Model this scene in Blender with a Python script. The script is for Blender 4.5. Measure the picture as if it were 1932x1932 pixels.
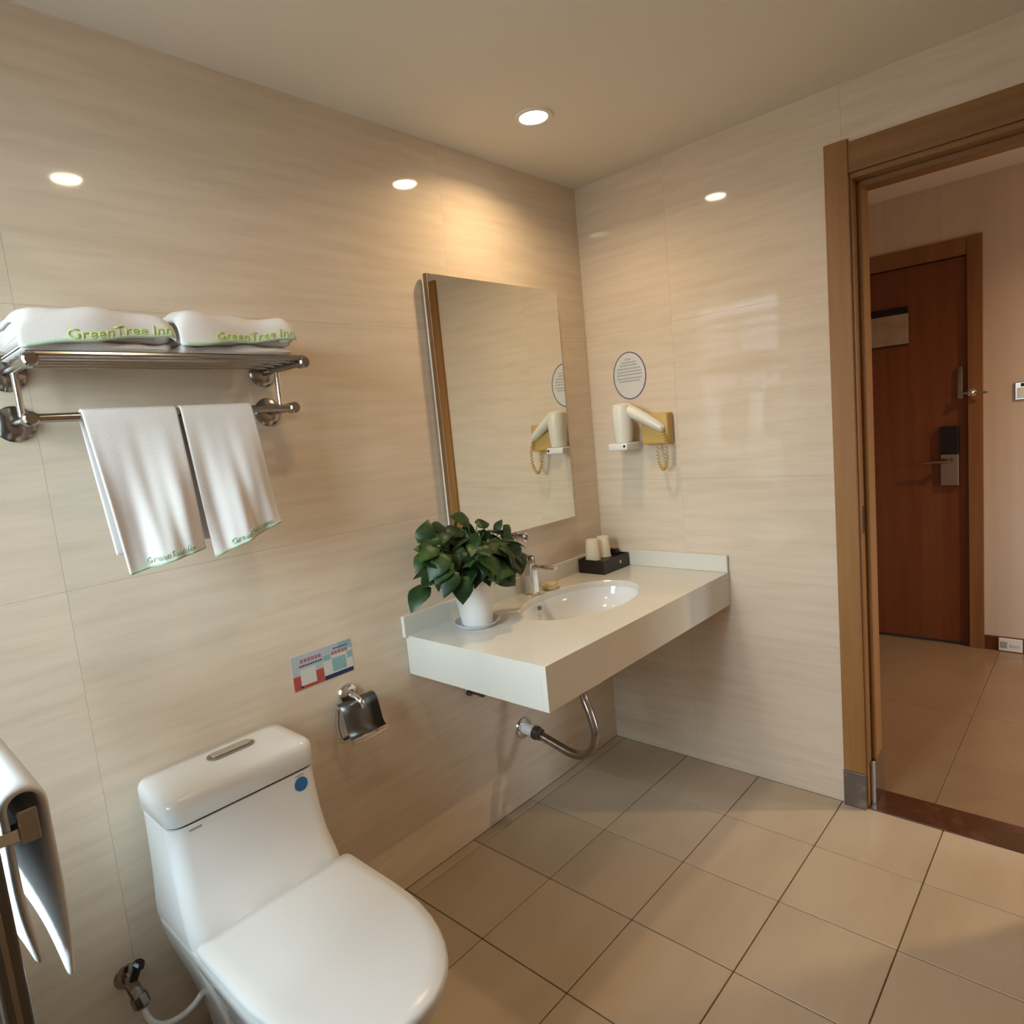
import bpy, bmesh, math, random
from mathutils import Vector, Matrix
random.seed(7)
PI = math.pi
for o in list(bpy.data.objects): bpy.data.objects.remove(o, do_unlink=True)
scene = bpy.context.scene
COL = scene.collection

# ------------------------------------------------------------------ camera
F_PX = 1238.05
CR = Vector((0.73584909, 0.67050005, -0.09463515))
CU = Vector((-0.01495623, 0.15581521, 0.98767299))
CF = Vector((-0.67698038, 0.72536288, -0.12468463))
CC = Vector((1.62926, -2.29340, 1.4))
cam_d = bpy.data.cameras.new('camera'); cam = bpy.data.objects.new('camera', cam_d); COL.objects.link(cam)
m = Matrix((CR, CU, -CF)).transposed().to_4x4(); m.translation = CC
cam.matrix_world = m
cam_d.sensor_width = 36; cam_d.lens = F_PX / 1932 * 36; cam_d.clip_start = 0.02
scene.camera = cam
def ray(px, py): return CF + CR * ((px - 966) / F_PX) - CU * ((py - 966) / F_PX)
def on_plane(px, py, axis, v):
    d = ray(px, py); return CC + d * ((v - CC[axis]) / d[axis])

# ------------------------------------------------------------------ world, exposure
world = bpy.data.worlds.new('world'); scene.world = world; world.use_nodes = True
bg = world.node_tree.nodes['Background']
wn_ = world.node_tree; wtc = wn_.nodes.new('ShaderNodeTexCoord'); wsp = wn_.nodes.new('ShaderNodeSeparateXYZ'); wrp = wn_.nodes.new('ShaderNodeValToRGB')
wrp.color_ramp.elements[0].position = 0.47; wrp.color_ramp.elements[0].color = (0.16, 0.17, 0.17, 1)     # ground and buildings below the horizon
wrp.color_ramp.elements[1].position = 0.56; wrp.color_ramp.elements[1].color = (0.75, 0.87, 1.0, 1)       # overcast sky above it
wmr = wn_.nodes.new('ShaderNodeMapRange'); wmr.inputs['From Min'].default_value = -1.0; wmr.inputs['From Max'].default_value = 1.0
wn_.links.new(wtc.outputs['Generated'], wsp.inputs[0]); wn_.links.new(wsp.outputs[2], wmr.inputs['Value']); wn_.links.new(wmr.outputs[0], wrp.inputs[0]); wn_.links.new(wrp.outputs[0], bg.inputs['Color'])
bg.inputs['Strength'].default_value = 33.0
vs = scene.view_settings
vs.view_transform = 'Standard'; vs.look = 'None'; vs.gamma = 1.0; vs.exposure = -0.1; vs.use_curve_mapping = False
CEIL = 2.332
SPOT_W = 4.4
HALL_W = 29.0

# ------------------------------------------------------------------ materials
def mat(name, col, rough=0.5, metal=0.0, spec=0.5, coat=0.0, var=None, emit=None, trans=0.0, sss=0.0):
    mt = bpy.data.materials.new(name); mt.use_nodes = True
    nt = mt.node_tree; b = nt.nodes['Principled BSDF']
    b.inputs['Base Color'].default_value = (*col, 1); b.inputs['Roughness'].default_value = rough
    b.inputs['Metallic'].default_value = metal; b.inputs['Specular IOR Level'].default_value = spec
    b.inputs['Coat Weight'].default_value = coat; b.inputs['Transmission Weight'].default_value = trans
    if emit: b.inputs['Emission Color'].default_value = (*emit[0], 1); b.inputs['Emission Strength'].default_value = emit[1]
    if var:   # (scale xyz, colour 2, lo, hi, detail, bump, coords)
        sc, c2, lo, hi, det, bump = var[:6]
        tc = nt.nodes.new('ShaderNodeTexCoord'); mp = nt.nodes.new('ShaderNodeMapping'); mp.inputs['Scale'].default_value = sc
        nz = nt.nodes.new('ShaderNodeTexNoise'); nz.inputs['Scale'].default_value = 1; nz.inputs['Detail'].default_value = det
        nz.inputs['Roughness'].default_value = 0.6
        rp = nt.nodes.new('ShaderNodeMapRange'); rp.inputs['From Min'].default_value = lo; rp.inputs['From Max'].default_value = hi
        mx = nt.nodes.new('ShaderNodeMix'); mx.data_type = 'RGBA'
        mx.inputs[6].default_value = (*col, 1); mx.inputs[7].default_value = (*c2, 1)
        nt.links.new(tc.outputs['Object'], mp.inputs['Vector']); nt.links.new(mp.outputs[0], nz.inputs['Vector'])
        nt.links.new(nz.outputs['Fac'], rp.inputs['Value']); nt.links.new(rp.outputs[0], mx.inputs[0])
        if len(var) > 6:   # per-object offset
            oi = nt.nodes.new('ShaderNodeObjectInfo'); ml = nt.nodes.new('ShaderNodeMath'); ml.operation = 'MULTIPLY'; ml.inputs[1].default_value = 57.0
            cb = nt.nodes.new('ShaderNodeCombineXYZ')
            nt.links.new(oi.outputs['Random'], ml.inputs[0])
            for k in range(3): nt.links.new(ml.outputs[0], cb.inputs[k])
            nt.links.new(cb.outputs[0], mp.inputs['Location'])
        nt.links.new(mx.outputs[2], b.inputs['Base Color'])
        if bump:
            bp = nt.nodes.new('ShaderNodeBump'); bp.inputs['Strength'].default_value = bump; bp.inputs['Distance'].default_value = 0.002
            nt.links.new(nz.outputs['Fac'], bp.inputs['Height']); nt.links.new(bp.outputs[0], b.inputs['Normal'])
    return mt
def glass_mat(name, tint, refl):
    mt = bpy.data.materials.new(name); mt.use_nodes = True; nt = mt.node_tree; nt.nodes.clear()
    out = nt.nodes.new('ShaderNodeOutputMaterial'); tr = nt.nodes.new('ShaderNodeBsdfTransparent'); gl = nt.nodes.new('ShaderNodeBsdfGlossy')
    fr = nt.nodes.new('ShaderNodeFresnel'); fr.inputs['IOR'].default_value = refl; mx = nt.nodes.new('ShaderNodeMixShader')
    tr.inputs[0].default_value = (*tint, 1); gl.inputs['Roughness'].default_value = 0.01
    nt.links.new(fr.outputs[0], mx.inputs[0]); nt.links.new(tr.outputs[0], mx.inputs[1]); nt.links.new(gl.outputs[0], mx.inputs[2]); nt.links.new(mx.outputs[0], out.inputs[0])
    return mt
M = {}
M['wall_x'] = mat('wall_tile_side', (0.71, 0.59, 0.46), 0.05, spec=0.55, var=((1, 3.2, 38), (0.62, 0.505, 0.38), 0.40, 0.75, 6, 0.0, 1))
M['wall_y'] = mat('wall_tile_back', (0.71, 0.59, 0.46), 0.05, spec=0.55, var=((3.2, 1, 38), (0.62, 0.505, 0.38), 0.40, 0.75, 6, 0.0, 1))
M['grout'] = mat('pale_grout', (0.56, 0.47, 0.36), 0.9)
M['floor_tile'] = mat('floor_tile', (0.51, 0.40, 0.285), 0.36, spec=0.4, var=((7, 2.2, 1), (0.43, 0.33, 0.228), 0.35, 0.75, 6, 0.05, 1))
M['floor_grout'] = mat('brown_grout', (0.11, 0.065, 0.032), 0.9)
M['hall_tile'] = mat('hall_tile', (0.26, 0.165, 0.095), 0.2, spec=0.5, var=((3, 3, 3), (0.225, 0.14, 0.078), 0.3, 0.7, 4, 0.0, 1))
M['hall_wall'] = mat('hall_plaster', (0.62, 0.50, 0.41), 0.8, var=((30, 30, 0.6), (0.58, 0.465, 0.375), 0.3, 0.7, 2, 0.0))
M['ceiling'] = mat('ceiling_paint', (0.76, 0.69, 0.59), 0.75, var=((3, 3, 3), (0.74, 0.67, 0.57), 0.3, 0.7, 2, 0.0))
M['ceramic'] = mat('white_ceramic', (0.76, 0.755, 0.745), 0.10, spec=0.5, coat=0.3)
M['seat'] = mat('seat_plastic', (0.74, 0.73, 0.72), 0.25)
M['quartz'] = mat('counter_stone', (0.70, 0.665, 0.59), 0.14, spec=0.45, var=((60, 60, 60), (0.685, 0.65, 0.575), 0.35, 0.7, 3, 0.0))
M['chrome'] = mat('chrome', (0.74, 0.73, 0.72), 0.10, metal=1.0)
M['steel'] = mat('brushed_steel', (0.38, 0.345, 0.32), 0.2, metal=1.0)
M['dark_metal'] = mat('dark_alu_and_reflection', (0.16, 0.155, 0.15), 0.3, metal=1.0)  # dark metal parts; on the paper holder flap a painted dark reflection
M['mirror'] = mat('mirror_silver', (0.86, 0.86, 0.80), 0.015, metal=1.0)
M['mirror_wood'] = mat('mirror_wood', (0.22, 0.095, 0.035), 0.4, var=((20, 20, 2), (0.16, 0.065, 0.022), 0.3, 0.7, 3, 0.0))
M['dark'] = mat('dark_gap', (0.02, 0.015, 0.01), 0.8)
M['wood'] = mat('casing_wood', (0.34, 0.17, 0.055), 0.48, spec=0.25, var=((26, 26, 1.4), (0.26, 0.12, 0.036), 0.3, 0.72, 5, 0.03))
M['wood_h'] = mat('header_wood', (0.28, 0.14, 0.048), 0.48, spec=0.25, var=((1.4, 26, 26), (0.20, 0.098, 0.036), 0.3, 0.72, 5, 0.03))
M['door_wood'] = mat('entry_door_wood', (0.20, 0.062, 0.022), 0.38, var=((24, 24, 1.0), (0.14, 0.04, 0.014), 0.3, 0.72, 5, 0.0))
M['door_frame'] = mat('entry_frame_wood', (0.26, 0.115, 0.045), 0.4, var=((24, 24, 1.2), (0.19, 0.08, 0.03), 0.3, 0.72, 4, 0.0))
M['stone_dark'] = mat('plinth_marble', (0.11, 0.085, 0.065), 0.25, var=((18, 18, 18), (0.24, 0.19, 0.15), 0.5, 0.75, 6, 0.0))
M['threshold'] = mat('threshold_marble', (0.075, 0.028, 0.014), 0.22, var=((14, 14, 14), (0.15, 0.062, 0.033), 0.5, 0.8, 6, 0.0))
M['towel'] = mat('white_terry', (0.68, 0.635, 0.61), 0.95, spec=0.1, var=((260, 260, 260), (0.64, 0.595, 0.57), 0.3, 0.7, 2, 0.12))
M['towel_dark'] = mat('bath_mat_terry', (0.70, 0.69, 0.69), 0.95, spec=0.1, var=((300, 300, 300), (0.65, 0.64, 0.64), 0.3, 0.7, 2, 0.15))
M['green_thread'] = mat('green_thread', (0.42, 0.54, 0.16), 0.9)
M['green_hem'] = mat('green_hem', (0.38, 0.52, 0.36), 0.9)
M['leaf'] = mat('leaf', (0.006, 0.024, 0.005), 0.42, spec=0.3, var=((0.9, 0.9, 0.9), (0.040, 0.082, 0.012), 0.42, 0.72, 3, 0.0, 1))
M['stem'] = mat('stem', (0.06, 0.11, 0.02), 0.5)
M['soil'] = mat('soil', (0.02, 0.014, 0.008), 0.95, var=((80, 80, 80), (0.04, 0.028, 0.016), 0.3, 0.7, 3, 0.4))
M['pot'] = mat('pot_plastic', (0.78, 0.76, 0.72), 0.35)
M['saucer'] = mat('saucer_plastic', (0.66, 0.65, 0.68), 0.35)
M['tray'] = mat('tray_leather', (0.012, 0.006, 0.007), 0.35, var=((200, 200, 200), (0.02, 0.011, 0.011), 0.3, 0.7, 2, 0.2))
M['cup'] = mat('cup_paper', (0.74, 0.68, 0.54), 0.6)
M['soap'] = mat('soap', (0.70, 0.56, 0.30), 0.4)
M['ivory'] = mat('ivory_plastic', (0.74, 0.70, 0.60), 0.35)
M['yellow_plastic'] = mat('yellowed_plastic', (0.55, 0.35, 0.10), 0.4)
M['white_plastic'] = mat('white_plastic', (0.76, 0.74, 0.71), 0.35)
M['paper'] = mat('sticker_paper', (0.62, 0.60, 0.57), 0.45)
M['ink'] = mat('navy_ink', (0.07, 0.075, 0.14), 0.6)
M['ink_grey'] = mat('grey_ink', (0.33, 0.35, 0.35), 0.6)
M['red_ink'] = mat('red_ink', (0.42, 0.07, 0.05), 0.6)
M['pink_ink'] = mat('pink_ink', (0.42, 0.13, 0.17), 0.6)
M['sky_ink'] = mat('sky_ink', (0.24, 0.42, 0.44), 0.6)
M['pale_blue'] = mat('pale_blue_ink', (0.42, 0.48, 0.52), 0.6)
M['navy'] = mat('navy_block', (0.012, 0.03, 0.10), 0.6)
M['blue'] = mat('blue_sticker', (0.02, 0.14, 0.33), 0.4)
M['black'] = mat('black_plastic', (0.006, 0.006, 0.008), 0.3)
M['plaque'] = mat('plaque_plate', (0.40, 0.31, 0.25), 0.45, var=((12, 12, 12), (0.32, 0.23, 0.17), 0.35, 0.65, 3, 0.0))
M['base_wood'] = mat('baseboard_wood', (0.10, 0.028, 0.012), 0.35)
M['window_frame'] = mat('window_white', (0.75, 0.75, 0.74), 0.4)
M['glass'] = glass_mat('pane_glass', (0.97, 0.98, 0.98), 1.45)
M['shower_glass'] = glass_mat('shower_glass', (0.94, 0.97, 0.955), 1.45)
M['lamp'] = mat('lamp_lens', (1, 1, 1), 0.5, emit=((1.0, 0.86, 0.62), 45.0))
M['lamp_ring'] = mat('lamp_ring', (0.78, 0.75, 0.70), 0.4)
M['brass'] = mat('brass_edge', (0.55, 0.36, 0.13), 0.3, metal=1.0)

# ------------------------------------------------------------------ mesh helpers
def obj(name, bm, material, parent=None, smooth=False, mods=()):
    me = bpy.data.meshes.new(name)
    bmesh.ops.recalc_face_normals(bm, faces=bm.faces)
    bm.to_mesh(me); bm.free()
    me.materials.append(material)
    if smooth:
        for p in me.polygons: p.use_smooth = True
    o = bpy.data.objects.new(name, me); COL.objects.link(o)
    if parent:
        o.parent = parent; o.matrix_parent_inverse = Matrix.Translation(-parent.location) if parent.type == 'EMPTY' else Matrix()
    for kind, kw in mods:
        md = o.modifiers.new(kind.lower(), kind)
        for k, v in kw.items(): setattr(md, k, v)
    return o
def sm(bm, material, name, parent=None, ang=35):
    o = obj(name, bm, material, parent, True)
    me = o.data; me.set_sharp_from_angle(angle=math.radians(ang))
    return o
def tag(o, label, cat, group=None):
    o['label'] = label; o['category'] = cat
    if group: o['group'] = group
    return o
def struct(o): o['kind'] = 'structure'; return o
def thing(name, loc, label=None, cat=None, group=None):
    o = bpy.data.objects.new(name, None); COL.objects.link(o); o.location = loc; o.empty_display_size = 0.02
    if label: tag(o, label, cat, group)
    return o
def NB(): return bmesh.new()
def box(bm, lo, hi, bev=0.0, seg=2):
    vs_ = [bm.verts.new((x, y, z)) for z in (lo[2], hi[2]) for y in (lo[1], hi[1]) for x in (lo[0], hi[0])]
    fs = [bm.faces.new([vs_[i] for i in q]) for q in ((0, 2, 3, 1), (4, 5, 7, 6), (0, 1, 5, 4), (2, 6, 7, 3), (0, 4, 6, 2), (1, 3, 7, 5))]
    if bev:
        es = list({e for f in fs for e in f.edges})
        bmesh.ops.bevel(bm, geom=es, offset=bev, segments=seg, affect='EDGES', profile=0.5)
    return bm
def B(lo, hi, bev=0.0, seg=2): return box(NB(), lo, hi, bev, seg)
def loft(bm, rings, cap0=True, cap1=True, closed=True):
    vr = [[bm.verts.new(p) for p in r] for r in rings]
    n = len(vr[0])
    for a, b in zip(vr, vr[1:]):
        for i in range(n if closed else n - 1):
            j = (i + 1) % n; bm.faces.new((a[i], a[j], b[j], b[i]))
    if cap0: bm.faces.new(vr[0][::-1])
    if cap1: bm.faces.new(vr[-1])
    return bm
def frame_at(d):
    d = d.normalized(); h = Vector((0, 0, 1)) if abs(d.z) < 0.9 else Vector((1, 0, 0))
    a = d.cross(h).normalized(); return a, d.cross(a).normalized()
def spline(pts, n=8):
    P = [Vector(p) for p in pts]; P = [2 * P[0] - P[1]] + P + [2 * P[-1] - P[-2]]; out = []
    for i in range(1, len(P) - 2):
        for k in range(n):
            t = k / n; a, b, c, d = P[i - 1:i + 3]
            out.append(0.5 * ((2 * b) + (c - a) * t + (2 * a - 5 * b + 4 * c - d) * t * t + (3 * b - a - 3 * c + d) * t ** 3))
    out.append(P[-2]); return out
def tube(bm, pts, r, seg=12, cap=True):
    P = [Vector(p) for p in pts]; rings = []
    a, b = frame_at(P[1] - P[0])
    for i, p in enumerate(P):
        d = ((P[min(i + 1, len(P) - 1)] - P[max(i - 1, 0)])).normalized()
        a = (a - d * a.dot(d)).normalized(); b = d.cross(a)
        rr = r[i] if isinstance(r, (list, tuple)) else r
        rings.append([p + a * (math.cos(t) * rr) + b * (math.sin(t) * rr) for t in [2 * PI * k / seg for k in range(seg)]])
    return loft(bm, rings, cap, cap)
def lathe(bm, prof, c, axis=Vector((0, 0, 1)), seg=24, cap0=True, cap1=True):
    ax = Vector(axis).normalized(); a, b = frame_at(ax); c = Vector(c)
    rings = [[c + ax * h + a * (math.cos(t) * r) + b * (math.sin(t) * r) for t in [2 * PI * k / seg for k in range(seg)]] for r, h in prof]
    return loft(bm, rings, cap0, cap1)
def disc_poly(bm, pts, th, nrm):
    nrm = Vector(nrm); a = [bm.verts.new(Vector(p)) for p in pts]; b = [bm.verts.new(Vector(p) + nrm * th) for p in pts]; n = len(pts)
    bm.faces.new(a[::-1]); bm.faces.new(b)
    for i in range(n): bm.faces.new((a[i], a[(i + 1) % n], b[(i + 1) % n], b[i]))
    return bm
def grid(bm, fn, nu, nv, cu=False):
    vv = [[bm.verts.new(fn(i / nu, j / nv)) for j in range(nv + 1)] for i in range(nu + (0 if cu else 1))]
    for i in range(nu):
        for j in range(nv):
            a = vv[i]; b = vv[(i + 1) % len(vv)]; bm.faces.new((a[j], b[j], b[j + 1], a[j + 1]))
    return bm
def text_mesh(body, size):
    cu = bpy.data.curves.new('t', 'FONT'); cu.body = body; cu.size = size; cu.offset = size * 0.012; cu.resolution_u = 3
    ob = bpy.data.objects.new('t', cu); COL.objects.link(ob)
    dg = bpy.context.evaluated_depsgraph_get(); me = bpy.data.meshes.new_from_object(ob.evaluated_get(dg))
    bpy.data.objects.remove(ob, do_unlink=True)
    bm = NB(); bm.from_mesh(me); bpy.data.meshes.remove(me)
    bmesh.ops.triangulate(bm, faces=bm.faces); bmesh.ops.subdivide_edges(bm, edges=[e for e in bm.edges if e.calc_length() > size * .3], cuts=1)
    w = max(v.co.x for v in bm.verts); return bm, w

# ------------------------------------------------------------------ room shell
XR, YR, TH = 2.0, -2.66, 0.12        # right wall, rear wall, thickness
DX0, DX1, DZ = 1.018, 1.842, 2.07   # doorway in back wall
Z_SEAMS = [0.0, 0.56, 1.15, 1.742, CEIL]
G = 0.0002
def wall_panels(root, axis, at, inward, spans, material):
    """tiles of one wall: axis 0 -> plane x=at, axis 1 -> plane y=at"""
    for a0, a1, z0, z1 in spans:
        lo = [0, 0, z0 + G]; hi = [0, 0, z1 - G]
        lo[axis] = min(at, at - inward * 0.008); hi[axis] = max(at, at - inward * 0.008)
        lo[1 - axis] = a0 + G; hi[1 - axis] = a1 - G
        obj('tile', B(lo, hi), material, root)
def cells(edges, zs): return [(a, b, z0, z1) for a, b in zip(edges, edges[1:]) for z0, z1 in zip(zs, zs[1:])]
wl = struct(obj('wall_left', B((-TH, YR - TH, 0), (-0.008, TH, CEIL)), M['grout']))
wall_panels(wl, 0, 0.0, 1, cells([YR, -1.945, -0.745, 0.0], Z_SEAMS), M['wall_x'])
# back wall with the doorway: left pier, lintel, right pier in one backing
bm = B((-0.008, 0.008, 0), (DX0 - 0.02, 0.132, CEIL)); box(bm, (DX1 + 0.02, 0.008, 0), (XR + TH, 0.132, CEIL)); box(bm, (DX0 - 0.02, 0.008, DZ + 0.01), (DX1 + 0.02, 0.132, CEIL))
wb = struct(obj('wall_back', bm, M['grout']))
wall_panels(wb, 1, 0.0, -1, cells([0.0, 0.394, DX0 - 0.02], Z_SEAMS), M['wall_y'])
wall_panels(wb, 1, 0.0, -1, [(DX0 - 0.02, 1.594, DZ + 0.012, CEIL), (1.594, DX1 + 0.02, DZ + 0.012, CEIL)], M['wall_y'])
wall_panels(wb, 1, 0.0, -1, cells([DX1 + 0.02, XR], Z_SEAMS), M['wall_y'])
wr = struct(obj('wall_right', B((XR + 0.008, YR - TH, 0), (XR + TH, 0.008, CEIL)), M['grout']))
wall_panels(wr, 0, XR, -1, cells([YR, -1.945, -0.745, 0.0], Z_SEAMS), M['wall_x'])
WX0, WX1, WZ0, WZ1 = 0.16, 0.88, 0.74, 2.24   # window opening in the rear wall
bm = B((-0.008, YR - TH, 0), (XR + 0.008, YR - 0.008, WZ0)); box(bm, (-0.008, YR - TH, WZ1), (XR + 0.008, YR - 0.008, CEIL))
box(bm, (-0.008, YR - TH, WZ0), (WX0, YR - 0.008, WZ1)); box(bm, (WX1, YR - TH, WZ0), (XR + 0.008, YR - 0.008, WZ1))
wn = struct(obj('wall_rear', bm, M['grout']))
wall_panels(wn, 1, YR, 1, cells([0.0, 1.0, XR], [0.0, 0.56, WZ0]), M['wall_y'])
wall_panels(wn, 1, YR, 1, cells([0.0, WX0], [WZ0, 1.742, CEIL]) + cells([WX1, XR], [WZ0, 1.742, CEIL]) + [(WX0, WX1, WZ1, CEIL)], M['wall_y'])
struct(obj('ceiling', B((-TH, YR - TH, CEIL), (XR + TH, 0.132, CEIL + 0.08)), M['ceiling']))
# floor: grout bed and single tiles
fl = struct(obj('floor', B((-TH, YR - TH, -0.06), (XR + TH, 0.139, -0.003)), M['floor_grout']))
xs = [0.0, 0.0426] + [0.0426 + 0.29877 * k for k in range(1, 7)]; xs.append(XR)
ys = [0.0] + [-0.29895 - 0.30132 * k for k in range(0, 9)]; ys.append(YR)
cache = {}
for xa, xb in zip(xs, xs[1:]):
    for ya, yb in zip(ys, ys[1:]):
        w, d = round(xb - xa, 4), round(ya - yb, 4); g = 0.0016
        if w < 0.012 or d < 0.012: continue
        if (w, d) not in cache:
            cache[(w, d)] = obj('tile', B((g, -d + g, -0.008), (w - g, -g, 0.0), 0.0012, 1), M['floor_tile'], fl); t = cache[(w, d)]
        else:
            t = bpy.data.objects.new('tile', cache[(w, d)].data); COL.objects.link(t); t.parent = fl
        t.location = (xa, ya, 0)

# window behind the camera
win = struct(thing('window_1', (WX0, YR - 0.06, WZ0)))
fr = NB(); t_ = 0.045; y0, y1 = YR - 0.10, YR - 0.03
box(fr, (WX0, y0, WZ0), (WX0 + t_, y1, WZ1)); box(fr, (WX1 - t_, y0, WZ0), (WX1, y1, WZ1))
box(fr, (WX0 + t_, y0, WZ0), (WX1 - t_, y1, WZ0 + t_)); box(fr, (WX0 + t_, y0, WZ1 - t_), (WX1 - t_, y1, WZ1))
obj('window_frame', fr, M['window_frame'], win)
obj('transom_bar', B((WX0 + t_, y0, 2.06), (WX1 - t_, y1, 2.10)), M['window_frame'], win)
obj('mullion', B((0.505, y0, WZ0 + t_), (0.535, y1, 2.06)), M['window_frame'], win)
for x0, x1, z0, z1 in ((WX0 + t_, 0.505, WZ0 + t_, 2.06), (0.535, WX1 - t_, WZ0 + t_, 2.06), (WX0 + t_, WX1 - t_, 2.10, WZ1 - t_)):
    obj('pane', B((x0, YR - 0.068, z0), (x1, YR - 0.062, z1)), M['glass'], win)
def portal(name, loc, rot, sx, sy):
    L = bpy.data.lights.new(name, 'AREA'); L.shape = 'RECTANGLE'; L.size = sx; L.size_y = sy; L.cycles.is_portal = True
    o = bpy.data.objects.new(name, L); COL.objects.link(o); o.location = loc; o.rotation_euler = rot
portal('window_portal', ((WX0 + WX1) / 2, YR - 0.11, (WZ0 + WZ1) / 2), (PI / 2, 0, 0), WX1 - WX0, WZ1 - WZ0)

# ------------------------------------------------------------------ doorway casing (door_1)
d1 = struct(thing('door_1', (DX0, 0, 0)))
CY = -0.014
for name, a, b in (('casing', DX0 - 0.068, DX0), ('casing', DX1, DX1 + 0.068)):
    obj(name, B((a, CY, 0.128), (b, -0.0005, 2.168), 0.002), M['wood'], d1)
    obj('plinth_block', B((a - 0.001, CY - 0.004, 0.0005), (b + 0.001, -0.0005, 0.128), 0.002), M['stone_dark'], d1)
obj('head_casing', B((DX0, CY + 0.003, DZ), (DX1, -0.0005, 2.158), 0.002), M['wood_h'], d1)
for s, x in ((1, DX0), (-1, DX1)):
    def sx(u0, u1): return (x + s * u0, x + s * u1) if s > 0 else (x + s * u1, x + s * u0)
    a, b = sx(-0.012, 0.004); obj('jamb', B((a, 0.0, 0.005), (b, 0.14, DZ - 0.016), 0.001), M['wood'], d1)
    a, b = sx(0.004, 0.016); obj('door_stop', B((a, 0.052, 0.005), (b, 0.138, DZ - 0.028), 0.002), M['wood'], d1)
    a, b = sx(0.004, 0.0065); obj('edge_strip', B((a, 0.0, 0.15), (b, 0.010, DZ - 0.018), 0.0005), M['door_frame'], d1)
    a, b = sx(0.016, 0.0185); obj('seal_strip', B((a, 0.052, 0.15), (b, 0.060, DZ - 0.032), 0.0005), M['wood'], d1)
    a, b = sx(0.004, 0.02); obj('jamb_plinth', B((a, 0.03, 0.0045), (b, 0.139, 0.16), 0.001), M['steel'], d1)
obj('head_jamb', B((DX0 - 0.012, 0.0, DZ - 0.016), (DX1 + 0.012, 0.14, DZ), 0.001), M['wood_h'], d1)
obj('head_stop', B((DX0 + 0.004, 0.052, DZ - 0.030), (DX1 - 0.004, 0.138, DZ - 0.016), 0.002), M['wood_h'], d1)
obj('head_seal_strip', B((DX0 + 0.016, 0.052, DZ - 0.033), (DX1 - 0.016, 0.060, DZ - 0.030), 0.0005), M['wood_h'], d1)
obj('strike_plate', B((DX0 + 0.004, 0.014, 0.955), (DX0 + 0.0062, 0.036, 1.045), 0.0005), M['dark_metal'], d1)
obj('threshold', B((DX0 - 0.012, -0.002, -0.0025), (DX1 + 0.012, 0.14, 0.004), 0.001), M['threshold'], d1)

# ------------------------------------------------------------------ hall beyond the doorway
HY, HX0, HX1, HC = 1.85, -0.30, 3.6, 2.42
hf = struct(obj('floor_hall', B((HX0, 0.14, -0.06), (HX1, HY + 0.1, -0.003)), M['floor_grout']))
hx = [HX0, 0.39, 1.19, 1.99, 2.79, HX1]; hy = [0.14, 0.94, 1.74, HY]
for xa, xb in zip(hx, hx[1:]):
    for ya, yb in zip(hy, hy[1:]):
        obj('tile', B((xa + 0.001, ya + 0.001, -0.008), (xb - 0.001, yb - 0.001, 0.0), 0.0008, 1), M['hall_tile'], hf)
struct(obj('ceiling_hall', B((HX0 - 0.1, 0.133, HC), (HX1 + 0.1, HY + 0.1, HC + 0.08)), M['ceiling']))
EX0, EX1, EZ = 0.165, 1.058, 2.055     # entry door leaf
bm = B((HX0, HY, 0), (EX0 - 0.02, HY + 0.1, HC)); box(bm, (EX1 + 0.02, HY, 0), (HX1, HY + 0.1, HC)); box(bm, (EX0 - 0.02, HY, EZ + 0.02), (EX1 + 0.02, HY + 0.1, HC))
struct(obj('wall_hall_far', bm, M['hall_wall']))
struct(obj('wall_hall_left', B((HX0 - 0.1, 0.133, 0), (HX0, HY + 0.1, HC)), M['hall_wall']))
bm = B((HX0, 0.1325, 0), (DX0 - 0.02, 0.139, HC)); box(bm, (DX1 + 0.02, 0.1325, 0), (XR + TH, 0.139, HC)); box(bm, (DX0 - 0.02, 0.1325, DZ + 0.01), (DX1 + 0.02, 0.139, HC))
box(bm, (XR + TH + 0.001, 0.04, 0), (HX1, 0.139, HC))
struct(obj('wall_hall_near', bm, M['hall_wall']))
HY0, HY1, HZ0, HZ1 = 0.75, 1.35, 0.7, 1.5
bm = B((HX1, 0.05, 0), (HX1 + 0.1, HY + 0.1, HZ0)); box(bm, (HX1, 0.05, HZ1), (HX1 + 0.1, HY + 0.1, HC)); box(bm, (HX1, 0.05, HZ0), (HX1 + 0.1, HY0, HZ1)); box(bm, (HX1, HY1, HZ0), (HX1 + 0.1, HY + 0.1, HZ1))
struct(obj('wall_hall_right', bm, M['hall_wall']))
w2 = struct(thing('added_hall_window', (HX1 + 0.05, (HY0 + HY1) / 2, HZ0)))  # unseen window, added to let daylight into the hall from the right
fr = NB(); t_ = 0.04; box(fr, (HX1 + 0.02, HY0, HZ0), (HX1 + 0.08, HY0 + t_, HZ1)); box(fr, (HX1 + 0.02, HY1 - t_, HZ0), (HX1 + 0.08, HY1, HZ1)); box(fr, (HX1 + 0.02, HY0 + t_, HZ0), (HX1 + 0.08, HY1 - t_, HZ0 + t_)); box(fr, (HX1 + 0.02, HY0 + t_, HZ1 - t_), (HX1 + 0.08, HY1 - t_, HZ1))
obj('window_frame', fr, M['window_frame'], w2)
obj('pane', B((HX1 + 0.047, HY0 + t_, HZ0 + t_), (HX1 + 0.053, HY1 - t_, HZ1 - t_)), M['glass'], w2)
portal('added_hall_window_portal', (HX1 + 0.11, (HY0 + HY1) / 2, (HZ0 + HZ1) / 2), (0, PI / 2, 0), HZ1 - HZ0, HY1 - HY0)
bb = struct(obj('baseboard_hall', B((EX1 + 0.064, HY - 0.012, 0), (HX1, HY, 0.076), 0.002), M['base_wood']))
d2 = struct(thing('door_2', (0.6, HY, 0)))
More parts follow.
